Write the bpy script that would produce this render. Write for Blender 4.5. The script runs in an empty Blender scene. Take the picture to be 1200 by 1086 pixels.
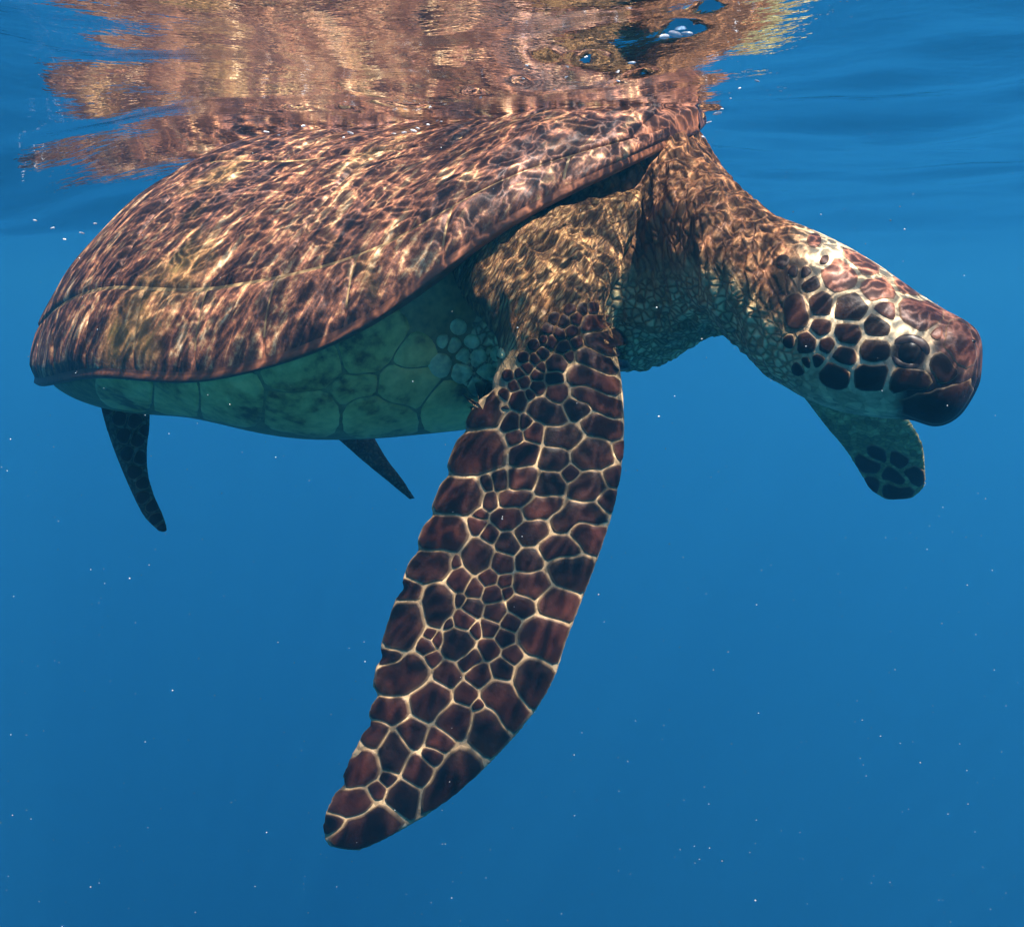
import bpy, bmesh, math, random
import numpy as np
from mathutils import Vector, Matrix, noise
from mathutils.bvhtree import BVHTree

random.seed(7)
RNG = np.random.default_rng(7)
SC = bpy.context.scene
COL = SC.collection
R = math.radians

# ------------------------------------------------------------------ camera
# photograph frame 1200 x 1086; focal length in photo pixels, row of the horizon
F, YH = 1200.0, 330.0
PITCH = math.atan((543 - YH) / F)
CAM = Vector((0.0, 0.0, -0.1789))                 # z = 0 is the mean water level
cam_data = bpy.data.cameras.new('camera')
cam_data.sensor_width = 36.0
cam_data.sensor_fit = 'HORIZONTAL'
cam_data.lens = 36.0 * F / 1200.0
cam_data.clip_start = 0.02
cam_data.clip_end = 400.0
cam = bpy.data.objects.new('camera', cam_data)
COL.objects.link(cam)
cam.location = CAM
cam.rotation_euler = (math.pi / 2 - PITCH, 0, 0)
SC.camera = cam

# ------------------------------------------------------------------ world, sun, exposure
SUN_FROM = Vector((0.28, -0.47, 0.84)).normalized()   # towards the sun: above, right, camera side
SUN_EL = math.asin(SUN_FROM.z)
SUN_AZ = math.atan2(SUN_FROM.x, SUN_FROM.y)
world = bpy.data.worlds.new('World')
SC.world = world
world.use_nodes = True
wn = world.node_tree.nodes
wl = world.node_tree.links
bg = wn['Background']
sky = wn.new('ShaderNodeTexSky')
sky.sky_type = 'NISHITA'
sky.sun_disc = False
sky.sun_elevation = SUN_EL
sky.sun_rotation = SUN_AZ
wl.new(sky.outputs['Color'], bg.inputs['Color'])
bg.inputs['Strength'].default_value = 0.12

sun_data = bpy.data.lights.new('sun', 'SUN')
sun_data.energy = 5.0
sun_data.angle = R(0.5)
sun_data.color = (1.0, 0.95, 0.86)
sun = bpy.data.objects.new('sun', sun_data)
COL.objects.link(sun)
sun.rotation_euler = (-SUN_FROM).to_track_quat('-Z', 'Y').to_euler()

vs = SC.view_settings
vs.view_transform = 'Standard'
vs.look = 'None'
vs.exposure = 0.5
vs.gamma = 1.0
vs.use_curve_mapping = False
SC.cycles.use_denoising = True
SC.cycles.max_bounces = 8
SC.cycles.transparent_max_bounces = 12
SC.cycles.volume_bounces = 1
SC.cycles.caustics_reflective = True
SC.cycles.sample_clamp_indirect = 4.0

# ------------------------------------------------------------------ pixel helpers
_f = Vector((0, math.cos(PITCH), -math.sin(PITCH)))
_r = Vector((1, 0, 0))
_u = _r.cross(_f)


def ray(px, py):
    return _f + _r * ((px - 600) / F) - _u * ((py - 543) / F)


def unp(px, py, d):
    """photo pixel at depth d (metres along the view axis) -> world point"""
    return CAM + ray(px, py) * d


def project(P):
    d = P - CAM
    z = d.dot(_f)
    return 600 + F * d.dot(_r) / z, 543 - F * d.dot(_u) / z, z


# turtle pose (local: X forward, Y left, Z up)
YAW, TPITCH, ROLL = R(28), R(2), R(16)
POSE = (Matrix.Translation((-0.2254, 1.3666, -0.1756)) @ Matrix.Rotation(-YAW, 4, 'Z')
        @ Matrix.Rotation(-TPITCH, 4, 'Y') @ Matrix.Rotation(ROLL, 4, 'X'))
IPOSE = POSE.inverted()
CAML = IPOSE @ CAM


def loc(px, py, d):
    return IPOSE @ unp(px, py, d)


# ------------------------------------------------------------------ curves
def cub(x, xs, ys):
    xs = np.asarray(xs, float)
    ys = np.asarray(ys, float)
    m = np.gradient(ys, xs)
    x = np.clip(x, xs[0], xs[-1])
    i = np.clip(np.searchsorted(xs, x) - 1, 0, len(xs) - 2)
    h = xs[i + 1] - xs[i]
    t = (x - xs[i]) / h
    return ((2 * t**3 - 3 * t**2 + 1) * ys[i] + (t**3 - 2 * t**2 + t) * h * m[i]
            + (-2 * t**3 + 3 * t**2) * ys[i + 1] + (t**3 - t**2) * h * m[i + 1])


def smooth01(t):
    t = np.clip(t, 0, 1)
    return t * t * (3 - 2 * t)


# ------------------------------------------------------------------ mesh and object helpers
def mesh_from(name, verts, faces, smooth=True):
    me = bpy.data.meshes.new(name)
    me.from_pydata([tuple(v) for v in verts], [], [tuple(f) for f in faces])
    me.update()
    if smooth:
        me.shade_smooth()
    return me


def link(name, me, mat=None, parent=None):
    o = bpy.data.objects.new(name, me)
    COL.objects.link(o)
    if mat is not None:
        me.materials.append(mat)
    if parent is not None:
        o.parent = parent
    return o


# ------------------------------------------------------------------ materials
def new_mat(name):
    m = bpy.data.materials.new(name)
    m.use_nodes = True
    nt = m.node_tree
    for n in list(nt.nodes):
        nt.nodes.remove(n)
    out = nt.nodes.new('ShaderNodeOutputMaterial')
    return m, nt, out


class N:
    """terse node building"""

    def __init__(self, nt):
        self.nt = nt

    def __call__(self, kind, **kw):
        n = self.nt.nodes.new('ShaderNode' + kind)
        ins = kw.pop('ins', {})
        for k, v in kw.items():
            setattr(n, k, v)
        for k, v in ins.items():
            s = n.inputs[k]
            if hasattr(v, 'links') and not isinstance(v, (int, float)):
                self.nt.links.new(v, s)
            else:
                s.default_value = v
        return n

    def math(self, op, a, b=0.0, c=None, clamp=False):
        ins = {0: a, 1: b}
        if c is not None:
            ins[2] = c
        return self('Math', operation=op, use_clamp=clamp, ins=ins).outputs[0]

    def ramp(self, fac, stops, interp='LINEAR'):
        n = self('ValToRGB', ins={'Fac': fac})
        cr = n.color_ramp
        cr.interpolation = interp
        while len(cr.elements) > 1:
            cr.elements.remove(cr.elements[-1])
        cr.elements[0].position = stops[0][0]
        cr.elements[0].color = (*stops[0][1], 1)
        for p, c in stops[1:]:
            e = cr.elements.new(p)
            e.color = (*c, 1)
        return n.outputs['Color']

    def mix(self, fac, a, b, blend='MIX'):
        n = self('Mix', data_type='RGBA', blend_type=blend)
        for k, v in ((0, fac), (6, a), (7, b)):
            s = n.inputs[k]
            if hasattr(v, 'links'):
                self.nt.links.new(v, s)
            elif k:
                s.default_value = (*v, 1) if len(v) == 3 else v
            else:
                s.default_value = v
        return n.outputs[2]


def coords(n, scale=(1, 1, 1)):
    tc = n('TexCoord')
    mp = n('Mapping', ins={'Vector': tc.outputs['Object']})
    mp.inputs['Scale'].default_value = scale
    return mp.outputs['Vector']


def carapace_material():
    m, nt, out = new_mat('carapace_algae_caustics')
    n = N(nt)
    base = coords(n)

    def dotp(v):
        return n('VectorMath', operation='DOT_PRODUCT', ins={0: base, 1: v}).outputs['Value']
    sv = n('CombineXYZ', ins={0: dotp((84, 0, -46)), 1: dotp((8, 0, 14)), 2: dotp((0, 17, 0))}).outputs[0]  # horn and algae streaks, also slanted and lightened to paint caustic flecks
    streak = n('TexNoise', ins={'Vector': sv, 'Scale': 1.0, 'Detail': 6.0, 'Roughness': 0.62, 'Distortion': 0.7})
    blot = n('TexNoise', ins={'Vector': coords(n, (1, 1, 1)), 'Scale': 16.0, 'Detail': 6.0, 'Roughness': 0.6})
    fine = n('TexNoise', ins={'Vector': coords(n, (1, 1, 1)), 'Scale': 150.0, 'Detail': 5.0, 'Roughness': 0.7})
    f = n.math('MULTIPLY_ADD', blot.outputs['Fac'], 0.35, n.math('MULTIPLY', streak.outputs['Fac'], 0.65))
    f = n.math('MULTIPLY_ADD', n.math('SUBTRACT', fine.outputs['Fac'], 0.5), 0.35, f)
    c = n.ramp(f, [(0.37, (0.016, 0.007, 0.007)), (0.46, (0.075, 0.027, 0.016)), (0.53, (0.20, 0.070, 0.034)),
                   (0.595, (0.40, 0.215, 0.10)), (0.69, (0.70, 0.53, 0.33))])
    # patches of yellow-green weed
    weed = n('TexNoise', ins={'Vector': coords(n, (1, 1, 1)), 'Scale': 9.0, 'Detail': 4.0})
    wf = n.math('MULTIPLY', n.ramp(weed.outputs['Fac'], [(0.58, (0, 0, 0)), (0.74, (1, 1, 1))]), 0.28)
    c = n.mix(wf, c, (0.34, 0.25, 0.04))
    bump = n('Bump', ins={'Strength': 0.7, 'Distance': 0.004, 'Height': f})
    b = n('BsdfPrincipled', ins={'Base Color': c, 'Roughness': 0.62, 'Normal': bump.outputs[0]})
    nt.links.new(b.outputs[0], out.inputs['Surface'])
    return m


def seam_material():
    m, nt, out = new_mat('seam_cream')
    n = N(nt)
    t = n('TexNoise', ins={'Vector': coords(n), 'Scale': 60.0, 'Detail': 4.0})
    c = n.ramp(t.outputs['Fac'], [(0.3, (0.10, 0.055, 0.025)), (0.6, (0.36, 0.23, 0.10))])
    b = n('BsdfPrincipled', ins={'Base Color': c, 'Roughness': 0.6})
    nt.links.new(b.outputs[0], out.inputs['Surface'])
    return m


def plastron_material():
    m, nt, out = new_mat('plastron_olive')
    n = N(nt)
    t = n('TexNoise', ins={'Vector': coords(n), 'Scale': 14.0, 'Detail': 7.0, 'Roughness': 0.65})
    g = n('TexNoise', ins={'Vector': coords(n), 'Scale': 90.0, 'Detail': 4.0})
    f = n.math('MULTIPLY_ADD', n.math('SUBTRACT', g.outputs['Fac'], 0.5), 0.4, t.outputs['Fac'])
    c = n.ramp(f, [(0.34, (0.16, 0.085, 0.02)), (0.47, (0.50, 0.36, 0.10)), (0.64, (0.78, 0.58, 0.18))])
    bump = n('Bump', ins={'Strength': 0.4, 'Distance': 0.003, 'Height': f})
    b = n('BsdfPrincipled', ins={'Base Color': c, 'Roughness': 0.5, 'Normal': bump.outputs[0]})
    nt.links.new(b.outputs[0], out.inputs['Surface'])
    return m


def skin_material():
    m, nt, out = new_mat('turtle_skin')
    n = N(nt)
    tint = n('Attribute', attribute_name='tint')
    zone = n('Attribute', attribute_name='zone')        # R: pebbled cells, G: wrinkled folds, B: cell size
    sep = n('SeparateColor', ins={'Color': zone.outputs['Color']})
    base = coords(n)
    wob = n('TexNoise', ins={'Vector': base, 'Scale': 35.0, 'Detail': 3.0})

    def dotp(v):
        return n('VectorMath', operation='DOT_PRODUCT', ins={0: base, 1: v}).outputs['Value']

    def cellset(ax, ay, az):
        v = n('CombineXYZ', ins={0: dotp(ax), 1: dotp(ay), 2: dotp(az)}).outputs[0]
        v = n('VectorMath', operation='MULTIPLY_ADD', ins={0: wob.outputs['Color'], 1: (1.5, 1.5, 1.5), 2: v}).outputs[0]
        e = n('TexVoronoi', feature='DISTANCE_TO_EDGE', ins={'Vector': v, 'Scale': 1.0})
        c = n('TexVoronoi', feature='F1', ins={'Vector': v, 'Scale': 1.0})
        return n.ramp(e.outputs['Distance'], [(0.0, (0, 0, 0)), (0.30, (1, 1, 1))], 'EASE'), c.outputs['Color']

    # long folds on the shoulder, upright lumps on the neck, round pebbles under the throat
    g1, c1 = cellset((125, 0, 0), (0, 0, 125), (0, 125, 0))
    g2, c2 = cellset((185, 0, -107), (-17, 0, -30), (0, 85, 0))
    g3, c3 = cellset((120, 0, 30), (12, 0, 48), (0, 95, 0))
    g = n.mix(sep.outputs[1], n.mix(sep.outputs[2], g1, g3), g2)
    cidc = n.mix(sep.outputs[1], n.mix(sep.outputs[2], c1, c3), c2)
    rnd = n('SeparateColor', ins={'Color': cidc})
    vary = n.math('MULTIPLY_ADD', rnd.outputs[0], 0.8, 0.6)
    mott = n('TexNoise', ins={'Vector': base, 'Scale': 38.0, 'Detail': 7.0, 'Roughness': 0.7})
    col = n.mix(1.0, tint.outputs['Color'], n('CombineColor', ins={0: vary, 1: vary, 2: vary}).outputs[0], 'MULTIPLY')
    mv = n.math('MULTIPLY_ADD', mott.outputs['Fac'], 2.2, -0.1)
    col = n.mix(0.85, col, n.mix(1.0, col, n('CombineColor', ins={0: mv, 1: mv, 2: mv}).outputs[0], 'MULTIPLY'))
    dark = n.mix(1.0, col, (0.42, 0.32, 0.26), 'MULTIPLY')
    inv = n.math('SUBTRACT', 1.0, n.math('MULTIPLY', sep.outputs[0], n.math('SUBTRACT', 1.0, g)))
    col = n.mix(inv, dark, col)
    # fine creases running with the folds
    cv = n('CombineXYZ', ins={0: dotp((260, 0, -150)), 1: dotp((-14, 0, -24)), 2: dotp((0, 60, 0))}).outputs[0]
    cr = n('TexNoise', ins={'Vector': cv, 'Scale': 1.0, 'Detail': 4.0, 'Roughness': 0.6, 'Distortion': 0.6})
    crease = n.ramp(n.math('ABSOLUTE', n.math('SUBTRACT', cr.outputs['Fac'], 0.5)), [(0.0, (0, 0, 0)), (0.07, (1, 1, 1))], 'EASE')
    cf = n.math('MULTIPLY', n.math('MAXIMUM', sep.outputs[1], n.math('MULTIPLY', sep.outputs[2], n.math('MULTIPLY', sep.outputs[0], 0.4))), n.math('SUBTRACT', 1.0, crease))
    col = n.mix(n.math('MULTIPLY', cf, 0.75), col, n.mix(1.0, col, (0.25, 0.17, 0.13), 'MULTIPLY'))
    h = n.math('MULTIPLY_ADD', inv, 1.0, n.math('MULTIPLY', mott.outputs['Fac'], 0.6))
    h = n.math('SUBTRACT', h, n.math('MULTIPLY', cf, 0.8))
    bump = n('Bump', ins={'Strength': 0.6, 'Distance': 0.0035, 'Height': h})
    b = n('BsdfPrincipled', ins={'Base Color': col, 'Roughness': 0.62, 'Specular IOR Level': 0.3, 'Normal': bump.outputs[0]})
    nt.links.new(b.outputs[0], out.inputs['Surface'])
    return m


def scale_material(name, dark, red, amount=0.5, rough=0.42):
    m, nt, out = new_mat(name)
    n = N(nt)
    oi = n('ObjectInfo')
    a = n('TexNoise', ins={'Vector': coords(n, (1, 1, 1)), 'Scale': 38.0, 'Detail': 6.0, 'Roughness': 0.62})
    s = n('TexNoise', ins={'Vector': coords(n, (1, 1, 1)), 'Scale': 260.0, 'Detail': 4.0, 'Roughness': 0.7})
    f = n.math('MULTIPLY_ADD', oi.outputs['Random'], 0.36, n.math('MULTIPLY_ADD', s.outputs['Fac'], 0.3, n.math('MULTIPLY', a.outputs['Fac'], 0.7)))
    c = n.ramp(f, [(0.45, dark), (0.95 - 0.25 * amount, red)])
    att = n('Attribute', attribute_name='pale_rim')     # horny pale edge of each scale
    ef = n.math('MULTIPLY', att.outputs['Fac'], n.math('MULTIPLY_ADD', s.outputs['Fac'], 0.5, 0.55))
    c = n.mix(ef, c, (0.42, 0.28, 0.15))
    bump = n('Bump', ins={'Strength': 0.35, 'Distance': 0.0015, 'Height': n.math('ADD', s.outputs['Fac'], a.outputs['Fac'])})
    b = n('BsdfPrincipled', ins={'Base Color': c, 'Roughness': rough, 'Specular IOR Level': 0.22, 'Normal': bump.outputs[0]})
    nt.links.new(b.outputs[0], out.inputs['Surface'])
    return m


def plain_material(name, color, rough=0.4, spec=0.5):
    m, nt, out = new_mat(name)
    n = N(nt)
    t = n('TexNoise', ins={'Vector': coords(n), 'Scale': 120.0, 'Detail': 4.0})
    c = n.ramp(t.outputs['Fac'], [(0.3, tuple(x * 0.6 for x in color)), (0.7, tuple(x * 1.3 for x in color))])
    b = n('BsdfPrincipled', ins={'Base Color': c, 'Roughness': rough, 'Specular IOR Level': spec})
    nt.links.new(b.outputs[0], out.inputs['Surface'])
    return m


def water_material():
    """Rippled sea surface: mirror past the critical angle (Fresnel), caustic light net painted into its transparent colour."""
    m, nt, out = new_mat('sea_surface')
    n = N(nt)
    pos = coords(n)
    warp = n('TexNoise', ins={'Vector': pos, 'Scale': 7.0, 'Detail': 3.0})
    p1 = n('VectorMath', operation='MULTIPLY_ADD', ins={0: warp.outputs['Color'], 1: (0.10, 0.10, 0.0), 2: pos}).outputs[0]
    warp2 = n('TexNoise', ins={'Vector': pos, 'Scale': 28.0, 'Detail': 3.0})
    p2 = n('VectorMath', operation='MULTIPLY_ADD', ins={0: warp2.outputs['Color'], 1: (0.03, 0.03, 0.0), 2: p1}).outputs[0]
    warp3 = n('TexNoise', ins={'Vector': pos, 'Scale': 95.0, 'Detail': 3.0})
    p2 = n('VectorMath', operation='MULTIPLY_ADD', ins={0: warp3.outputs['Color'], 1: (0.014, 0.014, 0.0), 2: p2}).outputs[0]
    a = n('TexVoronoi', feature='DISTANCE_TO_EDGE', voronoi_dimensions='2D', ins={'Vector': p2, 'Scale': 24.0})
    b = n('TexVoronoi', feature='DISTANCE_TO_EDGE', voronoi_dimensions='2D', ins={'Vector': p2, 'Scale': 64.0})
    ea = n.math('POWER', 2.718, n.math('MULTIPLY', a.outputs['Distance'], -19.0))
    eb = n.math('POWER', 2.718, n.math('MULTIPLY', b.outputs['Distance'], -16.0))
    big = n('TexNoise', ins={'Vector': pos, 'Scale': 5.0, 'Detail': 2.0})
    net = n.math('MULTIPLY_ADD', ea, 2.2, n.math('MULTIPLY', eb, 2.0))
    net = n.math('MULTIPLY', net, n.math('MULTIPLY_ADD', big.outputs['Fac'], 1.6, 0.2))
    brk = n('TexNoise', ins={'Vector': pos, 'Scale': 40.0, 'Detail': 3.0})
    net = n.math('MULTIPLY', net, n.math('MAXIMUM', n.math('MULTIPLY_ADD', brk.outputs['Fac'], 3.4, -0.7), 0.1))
    trans = n.math('MULTIPLY_ADD', net, 1.12, 0.12)  # painted caustic pattern brightens and dims the sunlight passing through
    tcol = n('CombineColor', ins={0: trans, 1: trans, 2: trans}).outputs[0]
    rip = n('TexNoise', ins={'Vector': coords(n, (1.0, 1.6, 1.0)), 'Scale': 45.0, 'Detail': 3.0, 'Roughness': 0.5})
    bump = n('Bump', ins={'Strength': 0.25, 'Distance': 0.004, 'Height': rip.outputs['Fac']})
    fr = n('Fresnel', ins={'IOR': 1.333})
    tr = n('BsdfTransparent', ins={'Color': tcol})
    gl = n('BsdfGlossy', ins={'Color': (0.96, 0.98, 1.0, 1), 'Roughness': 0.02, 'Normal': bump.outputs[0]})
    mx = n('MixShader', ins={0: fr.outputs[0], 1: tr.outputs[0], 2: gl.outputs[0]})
    nt.links.new(mx.outputs[0], out.inputs['Surface'])
    return m


def haze_material():
    m, nt, out = new_mat('sea_water_body')
    n = N(nt)
    v = n('VolumePrincipled')
    v.inputs['Color'].default_value = (0.055, 0.50, 0.96, 1)
    v.inputs['Absorption Color'].default_value = (0, 0, 0, 1)
    v.inputs['Density'].default_value = 0.075
    v.inputs['Anisotropy'].default_value = 0.35
    nt.links.new(v.outputs[0], out.inputs['Volume'])
    return m


M_CARA = carapace_material()
M_SEAM = seam_material()
M_PLAS = plastron_material()
M_SKIN = skin_material()
M_SCALE = scale_material('flipper_scale_horn', (0.0035, 0.0018, 0.0024), (0.045, 0.011, 0.007), 0.2, 0.52)
M_HEAD = scale_material('head_scale_horn', (0.0045, 0.002, 0.002), (0.035, 0.012, 0.008), 0.25, 0.5)
M_HEADRED = scale_material('head_scale_red', (0.07, 0.022, 0.018), (0.26, 0.10, 0.06), 0.6)
M_PALE = plain_material('pale_scale', (0.60, 0.56, 0.28), 0.45)
M_RIM = plain_material('rim_horn', (0.17, 0.06, 0.028), 0.5)
M_PSEAM = plain_material('plastron_seam', (0.26, 0.19, 0.07), 0.6)
M_EYE = plain_material('eye_dark', (0.010, 0.007, 0.006), 0.32, 0.25)
M_LID = plain_material('eyelid_skin', (0.045, 0.024, 0.018), 0.5)

# ------------------------------------------------------------------ water surface
def axis(dense0, dense1, step, far):
    a = list(np.arange(dense0, dense1 + step / 2, step))
    s, x = step, a[-1]
    while x < far:
        s *= 1.22
        x += s
        a.append(x)
    s, x, b = step, a[0], []
    while x > -far:
        s *= 1.22
        x -= s
        b.append(x)
    return np.array(b[::-1] + a)


def build_water():
    xs = axis(-1.3, 1.2, 0.006, 118)
    ys = axis(0.25, 2.3, 0.006, 118)
    X, Y = np.meshgrid(xs, ys, indexing='ij')
    Z = np.zeros_like(X)
    rg = np.random.default_rng(3)
    for k in range(46):
        lam = 0.07 * (1.9 / 0.07) ** (k / 45.0)
        th = R(78) + rg.normal() * 0.55
        kk = 2 * math.pi / lam
        amp = 0.0042 * lam * (0.6 + 0.8 * rg.random()) * (1.25 if lam < 0.4 else 1.0)
        ph = rg.random() * 6.283
        fade = 1.0 / (1.0 + (np.hypot(X, Y) / (14 * lam)) ** 2)
        Z += amp * fade * np.sin(kk * (X * math.cos(th) + Y * math.sin(th)) + ph
                                 + 0.7 * np.sin(X * 2.1 + ph) + 0.6 * np.sin(Y * 2.9 - ph))
    Z -= Z[(np.abs(X) < 1.5) & (Y > 0.2) & (Y < 2.5)].mean()
    # trough of a low swell passing the tail end of the shell
    Z -= 0.115 * np.exp(-((X + 0.84) / 0.36) ** 2 - ((Y - 1.55) / 0.50) ** 2)
    # short steep wavelets where the water laps over the shell
    for gx, gy, ln, hh in ((478, 122, .022, .014), (508, 116, .014, .012), (785, 46, .015, .0085), (812, 30, .010, .007), (330, 142, .009, .010),
                           (358, 136, .009, .010), (412, 132, .011, .010), (560, 100, .010, .010), (640, 60, .008, .005), (690, 62, .009, .006), (720, 88, .008, .006),
                           (745, 76, .008, .006), (610, 84, .007, .005), (820, 138, .014, .007), (300, 160, .007, .005)):
        dw = 0.1789 * F / (YH - gy) * 1.0
        gxw = (gx - 600) / F * dw
        rot = rg.normal() * 0.25 + 0.15
        ax = (X - gxw) * math.cos(rot) + (Y - dw) * math.sin(rot)
        ay = -(X - gxw) * math.sin(rot) + (Y - dw) * math.cos(rot)
        Z += hh * np.exp(-(ax / ln) ** 2 - (ay / 0.010) ** 2)
    nx, ny = X.shape
    V = np.stack([X, Y, Z], -1).reshape(-1, 3)
    idx = np.arange(nx * ny).reshape(nx, ny)
    Fq = np.stack([idx[:-1, :-1], idx[1:, :-1], idx[1:, 1:], idx[:-1, 1:]], -1).reshape(-1, 4)
    me = bpy.data.meshes.new('water_surface')
    me.from_pydata(V.tolist(), [], Fq.tolist())
    me.update()
    me.shade_smooth()
    o = link('water_surface', me, water_material())
    o['kind'] = 'structure'
    o['label'] = 'rippled underside of the sea surface mirroring the turtle shell'
    return o


build_water()

hb = [(x, y, z) for x in (-110, 110) for y in (-110, 110) for z in (-90, 0.35)]
hz = link('haze', mesh_from('haze', hb, [(0, 1, 3, 2), (4, 6, 7, 5), (0, 4, 5, 1), (2, 3, 7, 6), (0, 2, 6, 4), (1, 5, 7, 3)], False), haze_material())
hz['kind'] = 'stuff'
hz['label'] = 'clear blue sea water fading to deep blue'

# ------------------------------------------------------------------ the turtle
turtle = bpy.data.objects.new('sea_turtle', None)
COL.objects.link(turtle)
turtle.matrix_world = POSE
turtle['label'] = 'large brown green sea turtle swimming just under the rippled surface'
turtle['category'] = 'turtle'

# ---- shell surface functions; u: 0 front .. 1 tail, a: angle -pi/2 near side .. pi/2
def rim_w(u):
    return np.maximum(cub(u, [0, .03, .08, .16, .28, .42, .56, .70, .82, .92, .97, 1.0],
                          [0.0, .12, .21, .30, .36, .38, .37, .325, .25, .145, .085, 0.0]), 0)


def rim_z(u):
    return cub(u, [0, .1, .22, .38, .55, .75, 1.0], [.146, .1132, .047, .010, .008, -.031, -.075])


def dome_h(u):
    return 0.176 * cub(u, [0, .05, .15, .3, .45, .6, .75, .88, .96, 1.0],
                       [.08, .27, .58, .90, 1.02, 1.03, .84, .50, .20, .03])


def cara(u, v):
    """carapace point; v in [-1, 1] across"""
    u = np.asarray(u, float)
    v = np.asarray(v, float)
    t = np.maximum(1 - np.abs(v) ** 2.3, 0) ** 0.62
    x = 0.5 - u
    y = rim_w(u) * v
    z = rim_z(u) + dome_h(u) * t
    return np.stack(np.broadcast_arrays(x, y, z), -1)


def cara_n(u, v):
    e = 1e-3
    du = cara(np.clip(u + e, 0, 1), v) - cara(np.clip(u - e, 0, 1), v)
    dv = cara(u, np.clip(v + e, -1, 1)) - cara(u, np.clip(v - e, -1, 1))
    nn = np.cross(du, dv)
    nn /= np.maximum(np.linalg.norm(nn, axis=-1, keepdims=True), 1e-9)
    nn = np.where(nn[..., 2:3] < 0, -nn, nn)
    return nn


def plas_w(u):
    return rim_w(u) * cub(u, [0, .05, .12, .2, .28, .5, .7, .82, .9, 1.0],
                          [.2, .40, .60, .84, .955, .965, .955, .90, .80, .6])


def plas_b(u):
    return cub(u, [0, .08, .16, .3, .5, .7, .85, .95, 1.0], [.16, .20, .205, .165, .135, .10, .062, .03, .012])


def plas(u, v):
    u = np.asarray(u, float)
    v = np.asarray(v, float)
    t = np.maximum(1 - np.abs(v) ** 3.0, 0) ** 0.75
    return np.stack(np.broadcast_arrays(0.5 - u, plas_w(u) * v, rim_z(u) - 0.010 - plas_b(u) * t), -1)


def grid_mesh(name, P, flip=False):
    a, b = P.shape[:2]
    idx = np.arange(a * b).reshape(a, b)
    q = np.stack([idx[:-1, :-1], idx[1:, :-1], idx[1:, 1:], idx[:-1, 1:]], -1).reshape(-1, 4)
    if flip:
        q = q[:, ::-1]
    return mesh_from(name, P.reshape(-1, 3), q.tolist())


def build_shell():
    us = 0.5 - 0.5 * np.cos(np.linspace(0.03, math.pi - 0.02, 150))
    vs_ = np.sin(np.linspace(-math.pi / 2, math.pi / 2, 121))
    U, V = np.meshgrid(us, vs_, indexing='ij')
    P = cara(U, V)
    # rolled lip under the rim, both sides
    def lip(side):
        e = cara(us, np.full_like(us, side))
        rows = []
        for k, (dy, dz) in enumerate(((0.003, -0.004), (0.0, -0.007), (-0.012, -0.009), (-0.05, -0.008))):
            q = e.copy()
            q[:, 1] += side * dy
            q[:, 1] = np.where(side * q[:, 1] < 0, 0, q[:, 1])
            q[:, 2] += dz
            rows.append(q)
        return rows
    L = lip(-1.0)[::-1]
    Rr = lip(1.0)
    P = np.concatenate([np.stack(L, 1), P, np.stack(Rr, 1)], 1)
    cme = grid_mesh('carapace', P)
    cme.materials.append(M_SEAM)
    cme.materials.append(M_RIM)
    nb = P.shape[1] - 1
    for p in cme.polygons:
        k = p.index % nb
        if k < 11 or k > nb - 12 or us[p.index // nb] < 0.03:
            p.material_index = 1
    co = bpy.data.objects.new('carapace', cme)
    COL.objects.link(co)
    co.parent = turtle
    # plastron
    us2 = np.linspace(0.06, 0.985, 110)
    U2, V2 = np.meshgrid(us2, np.sin(np.linspace(-math.pi / 2, math.pi / 2, 81)), indexing='ij')
    PP = plas(U2, V2)
    e0, e1 = PP[:, :1].copy(), PP[:, -1:].copy()         # the bridge runs on up inside the carapace rim
    for e_ in (e0, e1):
        e_[..., 1] *= 0.985
        e_[..., 2] += 0.022
    PP = np.concatenate([e0, PP, e1], 1)
    po = link('plastron', grid_mesh('plastron', PP, True), M_PSEAM, turtle)
    return co, po


carapace, plastron = build_shell()


# ---- horny scutes of the carapace: quads in (u, v), each a raised plate of its own
def scute(corners, nu, nv, lift, mat, sgn=1):
    (u00, v00), (u10, v10), (u11, v11), (u01, v01) = corners
    su = abs(u10 - u00) + 1e-6
    sv = abs(v01 - v00) * 0.36 + 1e-6
    def rows(k, size):
        d = min(0.0022 / size, 0.12)
        return np.concatenate([[0, d], np.linspace(2.4 * d, 1 - 2.4 * d, k - 4), [1 - d, 1]])
    s = rows(nu, su)
    t = rows(nv, sv)
    ei = np.minimum(np.arange(nu), nu - 1 - np.arange(nu))
    ej = np.minimum(np.arange(nv), nv - 1 - np.arange(nv))
    S, T = np.meshgrid(s, t, indexing='ij')
    U = (1 - S) * (1 - T) * u00 + S * (1 - T) * u10 + S * T * u11 + (1 - S) * T * u01
    V = (1 - S) * (1 - T) * v00 + S * (1 - T) * v10 + S * T * v11 + (1 - S) * T * v01
    U = np.clip(U, 0.004, 0.996)
    V = np.clip(V, -0.9995, 0.9995)
    P = cara(U, V)
    Nn = cara_n(U, V)
    e = np.minimum(ei[:, None], ej[None, :])
    h = np.where(e < 0.5, -0.0002, np.where(e < 1.5, lift * 0.75, lift))
    # uneven growth of the horn
    jig = 0.0016 * np.sin(U * 70 + V * 9) * np.sin(V * 23 + U * 31)
    P = P + Nn * (h + np.where(e >= 1.5, jig, 0))[..., None]
    me = grid_mesh('scute', P)
    bm = bmesh.new()
    bm.from_mesh(me)
    bmesh.ops.recalc_face_normals(bm, faces=bm.faces)
    c = sum((v.normal.z for v in bm.verts))
    if c < 0:
        bmesh.ops.reverse_faces(bm, faces=bm.faces)
    bm.to_mesh(me)
    bm.free()
    return link('scute', me, mat, carapace)


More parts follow.
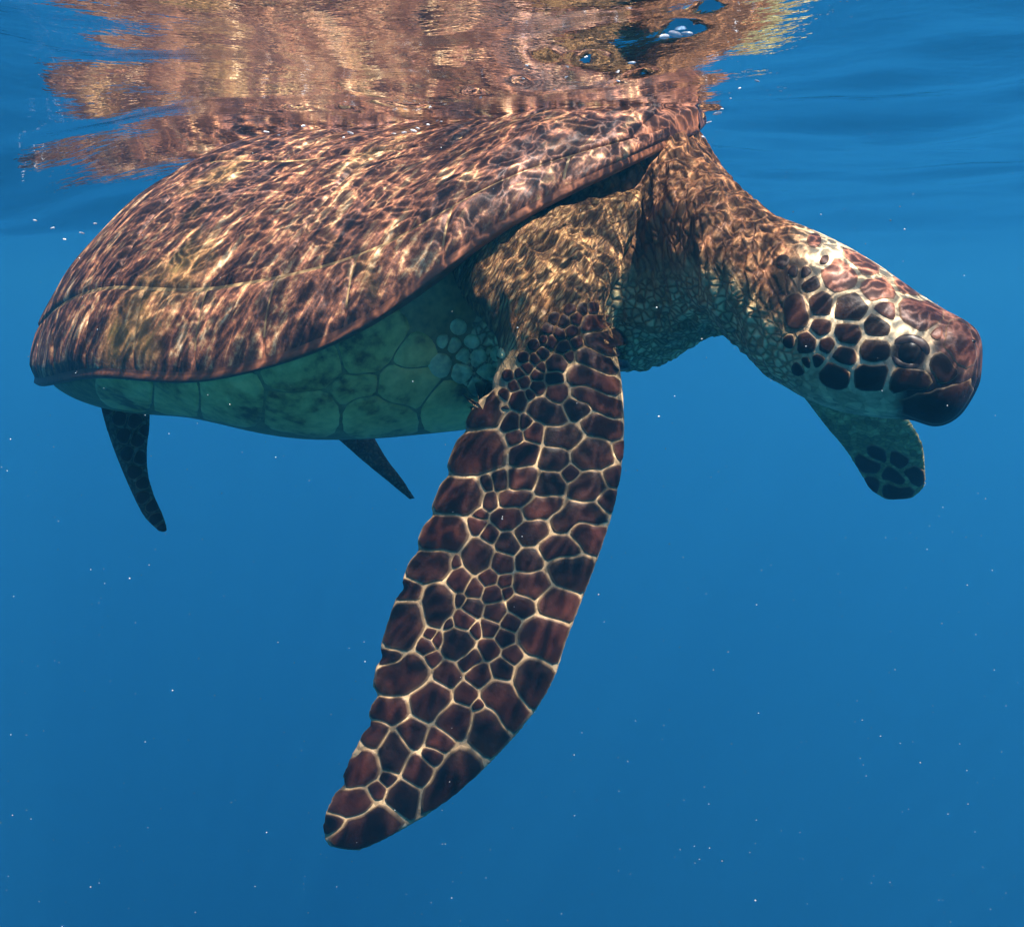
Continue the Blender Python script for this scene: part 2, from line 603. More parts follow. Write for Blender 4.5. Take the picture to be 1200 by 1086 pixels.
def edgepts(lo, hi, n, inset):
    a = np.linspace(0, 1, n)
    a = inset + (1 - 2 * inset) * a
    return lo + (hi - lo) * a


G = 0.0018                                             # half seam, in u
VB, CB = 0.40, 0.885                                   # vertebral and costal borders
vert_u = [.022, .21, .42, .63, .82, .95]
cost_u = [.022, .30, .52, .735, .93]
for i in range(5):
    a, b = vert_u[i] + G, vert_u[i + 1] - G
    scute([(a, -VB + .012), (b, -VB + .012), (b, VB - .012), (a, VB - .012)], 26, 22, 0.0030, M_CARA)
for sd in (-1, 1):
    for i in range(4):
        a, b = cost_u[i] + G, cost_u[i + 1] - G
        v0, v1 = sd * (VB + .006), sd * (CB - .0035)
        scute([(a, v0), (b, v0), (b + .012, v1), (a + .008, v1)], 30, 26, 0.0030, M_CARA)
    mu = np.concatenate([[0.012], np.linspace(0.07, 0.975, 12)])
    for i in range(12):
        a, b = mu[i] + 0.0007, mu[i + 1] - 0.0007
        scute([(a, sd * (CB + .0025)), (b, sd * (CB + .0025)), (b, sd * .9995), (a, sd * .9995)], 14, 10, 0.0026, M_CARA)

# ---- soft body: lofted limbs, neck and trunk fused into one skin
def loft(sections, n=28, power=2.0):
    """sections: (centre, half-vector a, half-vector b) in local space -> closed tube verts, faces"""
    V, Fc = [], []
    for c, a, b in sections:
        for k in range(n):
            t = 2 * math.pi * k / n
            ct, st = math.cos(t), math.sin(t)
            ex = 2.0 / power
            V.append(c + a * (abs(ct) ** ex * (1 if ct >= 0 else -1)) + b * (abs(st) ** ex * (1 if st >= 0 else -1)))
    m = len(sections)
    for i in range(m - 1):
        for k in range(n):
            k2 = (k + 1) % n
            Fc.append((i * n + k, i * n + k2, (i + 1) * n + k2, (i + 1) * n + k))
    V.append(sections[0][0].copy())
    V.append(sections[-1][0].copy())
    for k in range(n):
        k2 = (k + 1) % n
        Fc.append((len(V) - 2, k2, k))
        Fc.append((len(V) - 1, (m - 1) * n + k, (m - 1) * n + k2))
    return V, Fc


def resample(rows, sub=6):
    rows = np.array(rows, float)
    t = np.arange(len(rows))
    tt = np.linspace(0, len(rows) - 1, (len(rows) - 1) * sub + 1)
    return np.stack([cub(tt, t, rows[:, k]) for k in range(rows.shape[1])], -1)


def blade(rows, notches=(), sub=5, power=2.0):
    """rows: Lx, Ly, Rx, Ry, depth, half-thickness (m), depth of right edge minus left edge"""
    secs = []
    for lx, ly, rx, ry, d, th, dd in resample(rows, sub):
        lx += sum(9.0 * math.exp(-((ly - yn) / 5.5) ** 2) for yn in notches)
        A = loc(lx, ly, d - dd / 2)
        B = loc(rx, ry, d + dd / 2)
        c = (A + B) / 2
        a = (B - A) / 2
        view = (c - CAML).normalized()
        bdir = view - a.normalized() * view.dot(a.normalized())
        secs.append((c, a, bdir.normalized() * th))
    return loft(secs, 32, power)


near_flipper = [
    (520, 282, 748, 225, 1.02, .076, .05), (530, 318, 730, 285, .995, .076, .03), (556, 356, 714, 332, .972, .064, .02),
    (584, 397, 702, 365, .957, .050, .01), (577, 445, 722, 412, .952, .038, -.01), (549, 485, 731, 465, .950, .032, -.015),
    (529, 528, 731, 530, .949, .027, -.02), (511, 577, 721, 592, .948, .024, -.02), (492, 622, 705, 645, .949, .022, -.02),
    (469, 682, 684, 702, .95, .020, -.02), (450, 738, 665, 752, .951, .018, -.02), (438, 782, 651, 795, .952, .016, -.015),
    (430, 838, 626, 837, .957, .014, -.01), (409, 888, 578, 892, .963, .012, -.01), (389, 930, 527, 938, .97, .010, -.005),
    (378, 960, 476, 971, .975, .008, 0), (378, 980, 440, 990, .98, .006, 0), (384, 992, 420, 998, .982, .004, 0)]
far_flipper = [
    (800, 320, 900, 290, 1.30, .05, 0), (868, 385, 965, 370, 1.27, .035, -.03), (927, 448, 1022, 428, 1.28, .022, -.05),
    (965, 497, 1064, 488, 1.32, .016, -.06), (990, 528, 1083, 522, 1.36, .013, -.06), (1008, 556, 1086, 556, 1.40, .011, -.05),
    (1020, 574, 1084, 571, 1.42, .009, -.04), (1038, 586, 1070, 584, 1.43, .006, -.02)]
near_hind = [
    (105, 400, 185, 405, 1.33, .03, 0), (112, 445, 174, 452, 1.30, .022, 0), (121, 490, 176, 493, 1.29, .016, .01),
    (131, 522, 173, 525, 1.28, .013, .015), (143, 552, 174, 555, 1.275, .011, .015), (155, 580, 182, 582, 1.27, .009, .01),
    (168, 605, 193, 606, 1.27, .007, .01), (186, 624, 198, 623, 1.27, .004, .0)]
far_hind = [
    (355, 460, 425, 455, 1.85, .025, 0), (378, 498, 430, 497, 1.83, .017, 0), (402, 520, 440, 514, 1.82, .012, 0),
    (428, 543, 455, 539, 1.81, .009, 0), (455, 565, 472, 561, 1.80, .007, 0), (480, 586, 487, 584, 1.80, .003, 0)]

# neck and head: top and bottom of the outline, depth, lateral half width
neck_head = [
    (690, 150, 690, 425, 1.18, .120), (745, 130, 735, 432, 1.15, .115), (790, 118, 785, 412, 1.12, .106), (822, 172, 826, 390, 1.07, .098),
    (862, 222, 850, 388, 1.03, .092), (903, 252, 884, 420, 1.005, .082), (945, 268, 926, 457, .985, .080),
    (986, 286, 974, 479, .968, .080), (1030, 311, 1024, 489, .952, .078), (1074, 342, 1066, 492, .938, .070),
    (1108, 364, 1096, 500, .926, .060), (1134, 378, 1122, 489, .917, .050), (1147, 390, 1139, 466, .912, .040), (1151, 402, 1148, 448, .909, .024)]


def head_loft():
    secs = []
    side = Vector((0.0, 1.0, 0.0))
    for tx, ty, bx, by, d, hw in resample(neck_head, 6):
        A = loc(tx, ty, d)
        B = loc(bx, by, d)
        c = (A + B) / 2
        a = (A - B) / 2
        s = side - a.normalized() * side.dot(a.normalized())
        secs.append((c, a, s.normalized() * hw))
    return loft(secs, 40, 2.25)


def trunk_loft():
    secs = []
    for u in np.linspace(0.035, 0.97, 40):
        w = float(rim_w(u)) * float(cub(u, [0, .1, .18, .3, .7, 1], [.62, .74, .72, .78, .84, .75]))
        zt = float(rim_z(u)) + float(dome_h(u)) * 0.35
        zb = float(rim_z(u)) - 0.010 - float(plas_b(u)) * float(cub(u, [0, .06, .12, .2, .3, 1], [.6, .82, .94, .84, .8, .8]))
        secs.append((Vector((0.5 - u, 0, (zt + zb) / 2)), Vector((0, w, 0)), Vector((0, 0, (zt - zb) / 2))))
    return loft(secs, 36, 2.5)


def build_body():
    pieces = {'trunk': trunk_loft(), 'neck': head_loft(), 'near_flipper': blade(near_flipper, (458, 505, 556, 604, 645, 690, 770, 815, 848, 918), 12),
              'far_flipper': blade(far_flipper), 'near_hind': blade(near_hind), 'far_hind': blade(far_hind)}
    V, Fc, trees = [], [], {}
    for k, (v, f) in pieces.items():
        bm = bmesh.new()
        vv = [bm.verts.new(p) for p in v]
        for q in f:
            bm.faces.new([vv[i] for i in q])
        bmesh.ops.recalc_face_normals(bm, faces=bm.faces)
        bm.verts.index_update()
        base = len(V)
        V += [p.co.copy() for p in bm.verts]
        Fc += [tuple(base + x.index for x in q.verts) for q in bm.faces]
        trees[k] = BVHTree.FromBMesh(bm)
        bm.free()
    raw = link('raw', mesh_from('raw', V, Fc))
    md = raw.modifiers.new('r', 'REMESH')
    md.mode = 'VOXEL'
    md.voxel_size = 0.0030
    md.use_smooth_shade = True
    s2 = raw.modifiers.new('s', 'SMOOTH')
    s2.factor = 0.5
    s2.iterations = 10
    dg = bpy.context.evaluated_depsgraph_get()
    me = bpy.data.meshes.new_from_object(raw.evaluated_get(dg))
    bpy.data.objects.remove(raw)
    me.name = 'body'
    nv = len(me.vertices)
    co = np.empty(nv * 3)
    me.vertices.foreach_get('co', co)
    co = co.reshape(-1, 3)
    no = np.empty(nv * 3)
    me.vertices.foreach_get('normal', no)
    no = no.reshape(-1, 3)
    names = list(trees)
    D = np.full((nv, len(names)), 9.0)
    for i in range(nv):
        p = Vector(co[i])
        for j, k in enumerate(names):
            h = trees[k].find_nearest(p, 0.06)
            if h[0] is not None:
                D[i, j] = h[3]
    W = np.exp(-(D / 0.012) ** 2) + 1e-9
    W /= W.sum(1, keepdims=True)
    w = {k: W[:, j] for j, k in enumerate(names)}
    # projected pixel of every vertex
    M3 = np.array(POSE)
    wc = co @ M3[:3, :3].T + M3[:3, 3] - np.array(CAM)
    zz = wc @ np.array(_f)
    px = 600 + F * (wc @ np.array(_r)) / zz
    py = 543 - F * (wc @ np.array(_u)) / zz
    # folds of loose skin on neck and shoulder
    fold = smooth01((w['trunk'] + w['neck'] * smooth01((935 - px) / 60) + w['near_flipper'] * smooth01((430 - py) / 60)))
    disp = np.zeros(nv)
    for i in np.nonzero(fold > 0.02)[0]:
        p = co[i]
        a = noise.noise(Vector((p[0] * 70, p[1] * 40, p[2] * 22)))
        b = noise.noise(Vector((p[0] * 30 + 9, p[1] * 30, p[2] * 9)))
        c = noise.noise(Vector((p[0] * 150, p[1] * 110, p[2] * 60 + 5)))
        disp[i] = fold[i] * (0.0042 * (1 - 2.2 * abs(a)) + 0.005 * b + 0.0018 * c)
    co += no * disp[:, None]
    me.vertices.foreach_set('co', co.ravel())
    me.update()
    # colours the animal itself has
    back = smooth01((co[:, 2] + 0.02) / 0.16)
    brown = np.array([0.27, 0.125, 0.050])
    cream = np.array([0.60, 0.48, 0.24])
    line = np.array([0.40, 0.27, 0.145])
    green = np.array([0.34, 0.30, 0.12])
    tan = np.array([0.38, 0.22, 0.09])
    # along the neck the back is brown, the throat pale: split along the outline's middle
    mid = np.interp(px, [690, 800, 860, 930, 1000, 1070, 1140], [330, 318, 330, 405, 455, 470, 480])
    top = smooth01((mid - py + 25) / 60)
    tint = (cream[None] * (1 - top[:, None]) + brown[None] * top[:, None])
    hd = smooth01((px - 915) / 50) * w['neck']
    headc = cream[None] * (1 - top[:, None]) + np.array([0.55, 0.41, 0.25]) * top[:, None]
    tint = tint * (1 - hd[:, None]) + headc * hd[:, None]
    jaw = w['neck'] * smooth01((px - 1040) / 25) * smooth01((py - 425) / 15)
    tint = tint * (1 - jaw[:, None]) + np.array([0.022, 0.012, 0.012]) * jaw[:, None]
    snout = w['neck'] * smooth01((px - 1085) / 20) * (1 - smooth01((py - 430) / 15))
    tint = tint * (1 - snout[:, None]) + np.array([0.15, 0.06, 0.04]) * snout[:, None]
    orbit = w['neck'] * (1 - smooth01((np.hypot(px - 1066, (py - 414)) - 17) / 9))
    tint = tint * (1 - orbit[:, None]) + np.array([0.030, 0.016, 0.012]) * orbit[:, None]
    nf = w['near_flipper'] * smooth01((py - 395) / 50)
    tint = tint * (1 - nf[:, None]) + line * nf[:, None]
    up = w['near_flipper'] * (1 - smooth01((py - 395) / 50))
    tint = tint * (1 - up[:, None]) + tan * up[:, None]
    for k, cc in (('far_flipper', green), ('near_hind', np.array([0.13, 0.13, 0.09])), ('far_hind', np.array([0.08, 0.075, 0.05]))):
        tint = tint * (1 - w[k][:, None]) + cc * w[k][:, None]
    cells = np.clip(1 - nf * .95 - hd * 0.85 - .5 * w['far_flipper'], 0, 1)
    smallc = smooth01((py - mid - 0) / 40) * w['neck'] * .3 + up * 0.9
    for nm, arr in (('tint', tint), ('zone', np.stack([cells, np.clip(up, 0, 1), np.clip(top * (1 - up), 0, 1)], -1))):
        at = me.attributes.new(nm, 'FLOAT_COLOR', 'POINT')
        at.data.foreach_set('color', np.concatenate([arr, np.ones((nv, 1))], 1).ravel())
    o = link('body', me, M_SKIN, turtle)
    bm = bmesh.new()
    bm.from_mesh(me)
    tree = BVHTree.FromBMesh(bm)
    bm.free()
    return o, tree, trees


body, body_tree, limb_trees = build_body()


# ------------------------------------------------------------------ scales: photo seeds -> plates on the skin they sit on
def ray_local(px, py):
    d = (IPOSE.to_3x3() @ ray(px, py)).normalized()
    return d


def seg_d(x, y, pts):
    best = 1e9
    if len(pts) == 1:
        return math.hypot(x - pts[0][0], y - pts[0][1])
    for (ax, ay), (bx, by) in zip(pts[:-1], pts[1:]):
        vx, vy = bx - ax, by - ay
        t = max(0, min(1, ((x - ax) * vx + (y - ay) * vy) / (vx * vx + vy * vy + 1e-9)))
        best = min(best, math.hypot(x - ax - t * vx, y - ay - t * vy))
    return best


def make_scales(seeds, tree, parent, gap, lift, name, mats, cap=9.0, n=22, dmax=None, facing=0.12):
    """seeds: (radius, [(px, py), ...][, material index])"""
    out = []
    S = [(s[0], s[1], s[2] if len(s) > 2 else 0) for s in seeds]
    cen = [(sum(p[0] for p in s[1]) / len(s[1]), sum(p[1] for p in s[1]) / len(s[1])) for s in S]
    for i, (r, pts, mi) in enumerate(S):
        cx, cy = cen[i]
        near = [j for j in range(len(S)) if j != i and math.hypot(cen[j][0] - cx, cen[j][1] - cy) < 95]

        def hit(x, y):
            d = ray_local(x, y)
            h = tree.ray_cast(CAML, d)
            if h[0] is None or (dmax and h[3] > dmax):
                return None
            nr = h[1] if h[1].dot(d) < 0 else -h[1]
            if -nr.dot(d) < facing:
                return None
            return h[0], nr

        def ok(x, y):
            own = seg_d(x, y, pts) - r
            if own > (cap if r >= 6 else min(cap, 5.0 if cy < 475 else 10.0)):
                return False
            oth = min((seg_d(x, y, S[j][1]) - S[j][0] for j in near), default=1e9)
            if (oth - own) * 0.5 < gap:
                return False
            return hit(x, y) is not None
        if not ok(cx, cy):
            continue
        ring = []
        for k in range(n):
            t = 2 * math.pi * k / n
            c, s = math.cos(t), math.sin(t)
            lo, hi = 0.0, 75.0
            step = 3.0
            x = step
            while x < hi and ok(cx + c * x, cy + s * x):
                lo = x
                x += step
            hi = min(hi, lo + step)
            for _ in range(6):
                md = (lo + hi) / 2
                if ok(cx + c * md, cy + s * md):
                    lo = md
                else:
                    hi = md
            ring.append(lo)
        ring = [0.8 * ring[k] + 0.1 * (ring[k - 1] + ring[(k + 1) % n]) if ring[k] > 0.5 * (ring[k - 1] + ring[(k + 1) % n]) else ring[k] for k in range(n)]
        if max(ring) < 2.0:
            continue
        nav = Vector()
        layers = []
        for fr in (1.0, 0.95, 0.86, 0.45, 0.0):
            L = []
            for k in range(n if fr > 0 else 1):
                t = 2 * math.pi * k / n
                h = hit(cx + math.cos(t) * ring[k] * fr, cy + math.sin(t) * ring[k] * fr)
                if h is None:
                    h = hit(cx, cy)
                L.append((h[0].copy(), h[1].copy()))
                nav += h[1]
            layers.append(L)
        nav.normalize()
        V, Fc, A = [], [], []
        bulge = 0.35 + 0.5 * random.random()
        for li, (L, hh, aa) in enumerate(zip(layers, (-0.6, 0.55, 1.0, 1.0 + 0.06 * bulge, 1.0 + 0.08 * bulge), (1, .45, .03, 0, 0))):
            for p, q in L:
                nn = (q * 0.5 + nav * 0.5).normalized()
                V.append(p + nn * lift * hh)
                A.append(aa)
        for li in range(3):
            for k in range(n):
                k2 = (k + 1) % n
                Fc.append((li * n + k, li * n + k2, (li + 1) * n + k2, (li + 1) * n + k))
        for k in range(n):
            Fc.append((3 * n + k, 3 * n + (k + 1) % n, 4 * n))
        me = mesh_from(name, V, Fc)
        if me.polygons[0].normal.dot(nav) < 0 and me.polygons[-1].normal.dot(nav) < 0:
            me.flip_normals()
        at = me.attributes.new('pale_rim', 'FLOAT', 'POINT')
        at.data.foreach_set('value', A)
        out.append(link(name, me, mats[mi], parent))
    return out


fl = [
    (8, [(692, 380)]), (7, [(693, 397), (713, 409)]), (7, [(684, 416), (715, 430)]), (9, [(677, 438), (717, 454)]),
    (9, [(684, 461), (718, 478)]), (9, [(697, 496), (719, 506)]), (6, [(671, 478), (684, 477)]),
    (5, [(645, 400)]), (5, [(660, 407)]), (7, [(648, 428), (655, 425)]), (6, [(649, 442)]), (4, [(630, 440)]), (5, [(630, 454)]),
    (7, [(652, 460)]), (9, [(631, 477), (650, 487)]), (7, [(608, 469)]), (4, [(614, 447)]), (7, [(599, 495)]), (4, [(616, 495)]),
    (6, [(604, 513)]), (9, [(627, 508)]), (9, [(647, 511), (669, 515)]), (10, [(612, 531), (620, 529)]), (11, [(645, 537), (654, 537)]),
    (13, [(684, 533), (704, 530)]), (6, [(725, 525)]),
    (16, [(560, 482), (574, 479)]), (18, [(543, 534), (572, 526)]), (15, [(524, 581), (549, 581)]), (15, [(506, 627), (530, 625)]),
    (14, [(493, 664), (515, 662)]),
    (3, [(572, 567)]), (6, [(587, 564)]), (8, [(606, 564), (621, 560)]), (6, [(575, 587)]), (7, [(594, 585), (612, 583)]),
    (11, [(641, 567), (648, 567)]), (6, [(668, 554)]), (12, [(682, 574), (693, 568)]), (6, [(718, 558)]), (7, [(712, 586)]),
    (9, [(624, 599), (648, 592)]), (9, [(590, 607), (601, 606)]), (6, [(560, 615)]), (6, [(574, 625)]), (10, [(658, 608), (676, 599), (694, 603)]),
    (10, [(684, 622), (698, 630)]), (8, [(647, 642), (664, 642)]), (9, [(616, 624), (629, 618)]), (9, [(595, 637)]),
    (13, [(560, 655), (561, 648)]), (9, [(588, 659)]), (10, [(619, 658)]), (13, [(662, 667), (682, 674)]),
    (11, [(538, 679)]), (7, [(572, 676)]), (4, [(592, 681)]), (12, [(617, 685), (626, 685)]), (8, [(556, 689)]), (8, [(577, 696)]),
    (3, [(595, 693)]), (8, [(476, 692), (482, 692)]), (14, [(511, 717), (516, 700)]), (8, [(554, 711)]), (11, [(610, 709)]), (9, [(581, 717)]),
    (10, [(645, 705), (665, 710)]), (3, [(539, 702)]), (9, [(544, 727)]), (8, [(598, 729)]), (8, [(574, 736)]), (3, [(533, 660)]), (3, [(563, 603)]),
    (17, [(468, 742), (480, 724)]), (6, [(500, 756)]), (5, [(450, 771), (463, 769)]), (15, [(456, 796), (486, 785)]), (16, [(537, 753)]),
    (3, [(526, 730)]), (3, [(505, 743)]), (4, [(513, 749)]), (5, [(507, 772)]), (5, [(558, 738)]), (8, [(591, 746)]), (9, [(573, 759)]),
    (7, [(600, 766)]), (6, [(547, 776), (556, 768)]), (12, [(524, 791)]), (11, [(562, 791)]), (9, [(588, 783)]), (10, [(546, 812)]),
    (9, [(440, 828), (467, 832)]), (13, [(498, 826), (513, 812)]), (14, [(581, 812), (600, 830)]), (17, [(628, 745), (647, 750)]),
    (14, [(622, 790), (624, 810)]), (11, [(529, 845), (537, 838)]), (11, [(570, 842), (572, 860)]), (3, [(561, 825)]),
    (10, [(440, 859)]), (4, [(414, 879)]), (11, [(483, 856)]), (10, [(460, 890), (461, 872)]), (8, [(514, 866)]), (4, [(507, 884)]), (10, [(489, 903)]),
    (13, [(408, 905), (428, 897)]), (3, [(455, 911)]), (3, [(443, 924)]), (12, [(472, 932)]), (10, [(511, 938), (524, 918), (541, 896)]),
    (9, [(396, 940), (420, 938)]), (7, [(390, 965)]), (12, [(402, 984), (428, 974), (448, 962)]),
    (3, [(628, 420)]), (3, [(618, 431)]), (4, [(636, 414)]), (3, [(603, 452)]), (3, [(591, 463)]), (3, [(610, 438)]), (4, [(656, 391)]), (4, [(669, 388)]),
    (4, [(676, 401)]), (3, [(642, 386)]), (4, [(661, 377)]), (4, [(675, 373)]), (3, [(666, 417)]), (3, [(636, 430)]), (3, [(622, 463)]), (3, [(588, 478)]), (3, [(683, 362)]),
    (3, [(694, 361)]), (3, [(668, 363)]), (3, [(650, 373)]), (3, [(596, 440)]), (3, [(626, 404)]), (3, [(614, 419)]), (3, [(640, 398)])]
make_scales(fl, body_tree, body, 0.35, 0.0016, 'flipper_scale', [M_SCALE], cap=20.0, n=30)

hs = [
    (4, [(918, 307)]), (19, [(984, 324)], 1), (10, [(999, 299), (1022, 314)], 1), (12, [(1022, 338), (1040, 339)], 1), (9, [(1038, 362)], 1),
    (7, [(953, 334)]), (13, [(963, 355)]), (17, [(996, 360)]), (9, [(934, 358), (936, 374)]), (9, [(962, 384)]), (13, [(994, 390)]),
    (11, [(1026, 382)]), (10, [(946, 401)]), (8, [(969, 404)]), (13, [(1024, 411)]), (12, [(989, 418)]), (5, [(959, 422)]), (12, [(977, 436), (983, 438)]),
    (11, [(1013, 440), (1030, 440)]), (3, [(968, 307)]), (4, [(954, 282)], 1), (3, [(930, 318)]), (4, [(926, 400)]), (3, [(944, 320)]),
    (14, [(1068, 358), (1088, 370)], 1), (5, [(1099, 389)], 1), (11, [(1119, 390), (1127, 418)], 1), (10, [(1052, 330), (1075, 344)], 1),
    (9, [(1050, 446), (1080, 450)]), (15, [(1072, 474), (1108, 476), (1126, 458)]), (10, [(1106, 428), (1112, 440)], 0),
    (4, [(936, 432)]), (3, [(945, 425)]),
]
make_scales(hs, body_tree, body, 1.5, 0.0011, 'head_scale', [M_HEAD, M_HEADRED], cap=8.0, n=20)

ff = [(6, [(1012, 540), (1030, 546)]), (5, [(1022, 532), (1036, 538)]), (7, [(1040, 552), (1054, 562)]), (6, [(1022, 568)]), (6, [(1042, 572), (1062, 578)]),
      (5, [(1062, 552), (1076, 560)]), (5, [(1046, 538), (1058, 545)])]
make_scales(ff, body_tree, body, 1.2, 0.0016, 'flipper_scale', [M_SCALE], cap=7.0, n=18)

nh = [(5, [(135, 470)]), (5, [(152, 474)]), (5, [(140, 490)]), (5, [(158, 494)]), (5, [(146, 511)]), (5, [(160, 515)]), (5, [(150, 532)]), (5, [(163, 537)]),
      (5, [(158, 553)]), (4, [(167, 566)]), (4, [(168, 583)]), (4, [(178, 593)]), (4, [(183, 608)]), (4, [(127, 478)]), (4, [(168, 505)]), (3, [(190, 618)])]
make_scales(nh, body_tree, body, 0.8, 0.0014, 'flipper_scale', [M_SCALE], cap=5.0, n=16)

pl = [(9, [(516, 428)]), (5, [(531, 404)]), (6, [(545, 417)]), (8, [(541, 436)]), (7, [(558, 419)]), (6, [(569, 436)]), 
      (5, [(553, 401)]), (7, [(560, 452)]), (5, [(537, 383)]), (4, [(583, 415)]), (4, [(520, 400)])]
make_scales(pl, BVHTree.FromPolygons([v.co for v in plastron.data.vertices] + [v.co for v in body.data.vertices],
                                     [tuple(p.vertices) for p in plastron.data.polygons]
                                     + [tuple(i + len(plastron.data.vertices) for i in p.vertices) for p in body.data.polygons]),
            body, 1.2, 0.0020, 'shoulder_scale', [M_PALE], cap=6.0, n=18)

ps_ = [(14, [(250, 460), (290, 468)]), (14, [(330, 472), (375, 480)]), (15, [(335, 446), (385, 428)]), (19, [(420, 420), (446, 394)]),
       (14, [(425, 482), (465, 486)]), (20, [(468, 455), (482, 452)]), (12, [(482, 418)]), (14, [(515, 476), (540, 482)]), (10, [(195, 456), (222, 462)]),
       (12, [(405, 455), (425, 450)]), (10, [(140, 450), (165, 454)])]
make_scales(ps_, BVHTree.FromPolygons([v.co for v in plastron.data.vertices], [tuple(p.vertices) for p in plastron.data.polygons]),
            plastron, 0.3, 0.0016, 'scute', [M_PLAS], cap=20.0, n=28, facing=0.03)

# ---- eye with lids
def build_eye(px, py, side_flip=False):
    d = ray_local(px, py)
    h = body_tree.ray_cast(CAML, d)
    c, nrm = h[0], h[1]
    bm = bmesh.new()
    bmesh.ops.create_uvsphere(bm, u_segments=24, v_segments=16, radius=0.0165)
    me = bpy.data.meshes.new('eye')
    bm.to_mesh(me)
    bm.free()
    me.shade_smooth()
    o = link('eye', me, M_EYE, body)
    o.location = c - nrm * 0.0135
    # lids: a heavy upper fold and a thin lower one, closing at both corners of the eye
    up = Vector((0.35, 0, 1.0))
    t2 = (up - nrm * up.dot(nrm)).normalized()
    t1 = t2.cross(nrm).normalized()
    for name, sg, thick in (('upper_eyelid', 1, 0.0044), ('lower_eyelid', -1, 0.0026)):
        V, Fc = [], []
        nr, nm_ = 20, 10
        for i in range(nr):
            a = math.pi * i / (nr - 1)
            rad = t1 * math.cos(a) * 1.12 + t2 * (math.sin(a) * sg * (0.86 if sg > 0 else 0.92))
            tube = thick * (0.25 + 0.75 * math.sin(a))
            for j in range(nm_):
                b = 2 * math.pi * j / nm_
                V.append(c + rad * (0.0125 + tube * 1.3 * math.cos(b)) + nrm * (-0.0014 + tube * 0.62 * math.sin(b)))
        for i in range(nr - 1):
            for j in range(nm_):
                Fc.append((i * nm_ + j, (i + 1) * nm_ + j, (i + 1) * nm_ + (j + 1) % nm_, i * nm_ + (j + 1) % nm_))
        link(name, mesh_from(name, V, Fc), M_LID, body)


build_eye(1066, 413)


def build_nostril(px, py):
    h = body_tree.ray_cast(CAML, ray_local(px, py))
    if h[0] is None:
        return
    bm = bmesh.new()
    bmesh.ops.create_uvsphere(bm, u_segments=12, v_segments=8, radius=0.0035)
    me = bpy.data.meshes.new('nostril')
    bm.to_mesh(me)
    bm.free()
    me.shade_smooth()
    o = link('nostril', me, M_EYE, body)
    o.location = h[0] - h[1] * 0.0018
    o.scale = (1.3, 1.0, 0.7)


build_nostril(1139, 399)


# ------------------------------------------------------------------ drifting specks in the water
def build_specks():
    V, Fc = [], []
    for i in range(900):
        d = 0.35 + 2.2 * random.random() ** 0.8
        p = unp(random.uniform(-80, 1280), random.uniform(150, 1160), d)
        if p.z > -0.04:
            continue
        r = random.choice((0.0002, 0.0003, 0.0003, 0.0005)) * (0.6 + d)
        k = len(V)
        for q in ((1, 0, 0), (-1, 0, 0), (0, 1, 0), (0, -1, 0), (0, 0, 1), (0, 0, -1)):
            V.append(p + Vector(q) * r * random.uniform(0.6, 1.2))
        for a, b, c in ((0, 2, 4), (2, 1, 4), (1, 3, 4), (3, 0, 4), (2, 0, 5), (1, 2, 5), (3, 1, 5), (0, 3, 5)):
            Fc.append((k + a, k + b, k + c))
    o = link('plankton', mesh_from('plankton', V, Fc, False), plain_material('speck_white', (0.5, 0.52, 0.5), 0.6))
    o['kind'] = 'stuff'
    o['label'] = 'tiny pale specks drifting in the blue water'


build_specks()


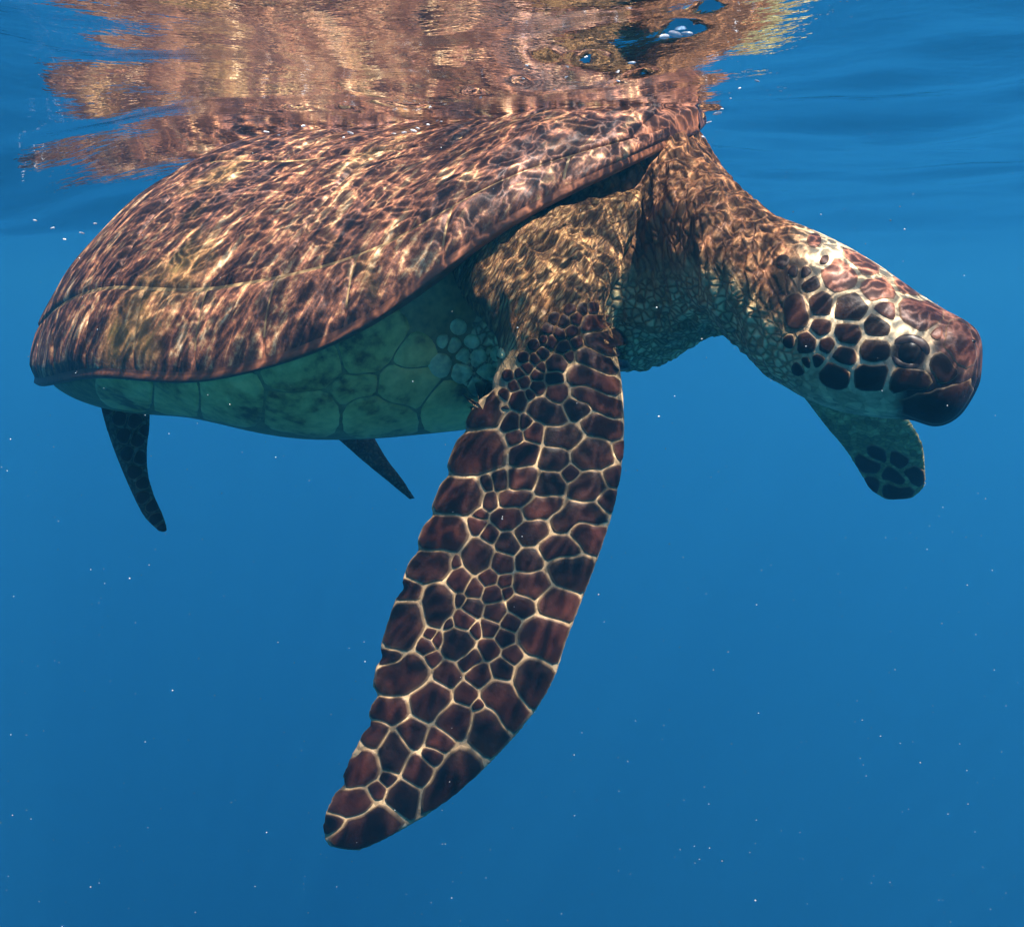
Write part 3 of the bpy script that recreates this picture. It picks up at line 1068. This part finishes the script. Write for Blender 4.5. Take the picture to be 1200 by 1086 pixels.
# ------------------------------------------------------------------ small air bubbles and white blobs added as glints, under the surface
def build_bubbles_glints():
    m, nt, out = new_mat('bubble_glint_white')
    n = N(nt)
    t = n('TexNoise', ins={'Vector': coords(n), 'Scale': 300.0})
    b = n('BsdfPrincipled', ins={'Base Color': n.ramp(t.outputs['Fac'], [(0.3, (0.75, 0.8, 0.85)), (0.7, (0.95, 0.97, 1.0))]), 'Roughness': 0.12,
                                 'Transmission Weight': 0.35, 'IOR': 1.33})
    nt.links.new(b.outputs[0], out.inputs['Surface'])
    bm = bmesh.new()
    bmesh.ops.create_icosphere(bm, subdivisions=2, radius=1.0)
    me = bpy.data.meshes.new('bubble_glint')
    bm.to_mesh(me)
    bm.free()
    me.shade_smooth()
    me.materials.append(m)
    for px, py, r in ((838, 131, .0022), (846, 128, .0014), (829, 143, .0016), (866, 104, .0015), (852, 118, .0012), (884, 96, .0012), (822, 160, .0018),
                      (462, 157, .0022), (472, 155, .0030), (482, 153, .0034), (491, 150, .0034), (500, 146, .0030), (509, 142, .0026), (516, 141, .0020),  # chain of white blobs standing in for a glint on the water
                      (312, 156, .0032), (354, 150, .0030), (330, 160, .0018), (366, 156, .0014), (412, 155, .0030), (405, 160, .0016), (560, 112, .0016), (618, 76, .0016),  # larger blobs are added glints, small ones bubbles
                      (612, 90, .0012), (690, 70, .0020), (668, 92, .0014), (720, 96, .0016), (742, 72, .0020), (776, 47, .0044), (788, 44, .0048), (800, 40, .0036), (654, 108, .0012),  # the largest blobs here stand in for another glint
                      (60, 268, .0022), (110, 262, .0016), (96, 274, .0024), (40, 258, .0018), (128, 270, .0014), (78, 282, .0014)):
        where = 'tail' if px < 300 else ('shell' if px < 815 else 'neck')
        d = min((0.1789 - (0.022 if where == 'shell' else 0.030)) * F / (YH - py), 1.9)
        if where == 'tail':
            d = 1.30
        o = bpy.data.objects.new('bubble_glint', me)
        COL.objects.link(o)
        o.location = unp(px, py, d)
        q = r * (random.uniform(0.35, 0.75) if where == 'shell' else random.uniform(0.6, 1.0))
        o.location += Vector((random.uniform(-1, 1) * 0.003, 0, random.uniform(-1, 1) * 0.002))
        o.scale = (q * random.uniform(1.2, 2.2), q, q * random.uniform(0.5, 0.9))
        o.rotation_euler = (0, random.uniform(-0.4, 0.4), 0)
        o['category'] = 'bubble'
        o['label'] = {'neck': 'tiny white air bubble just under the surface beside the turtle neck',
                      'shell': 'small white blob above the turtle shell, for air bubbles and added surface glints',
                      'tail': 'tiny white air bubble just under the surface beside the shell tail end'}[where]
        o['group'] = {'neck': 'air bubbles by the neck', 'shell': 'air bubbles over the shell', 'tail': 'air bubbles by the tail end'}[where]


build_bubbles_glints()
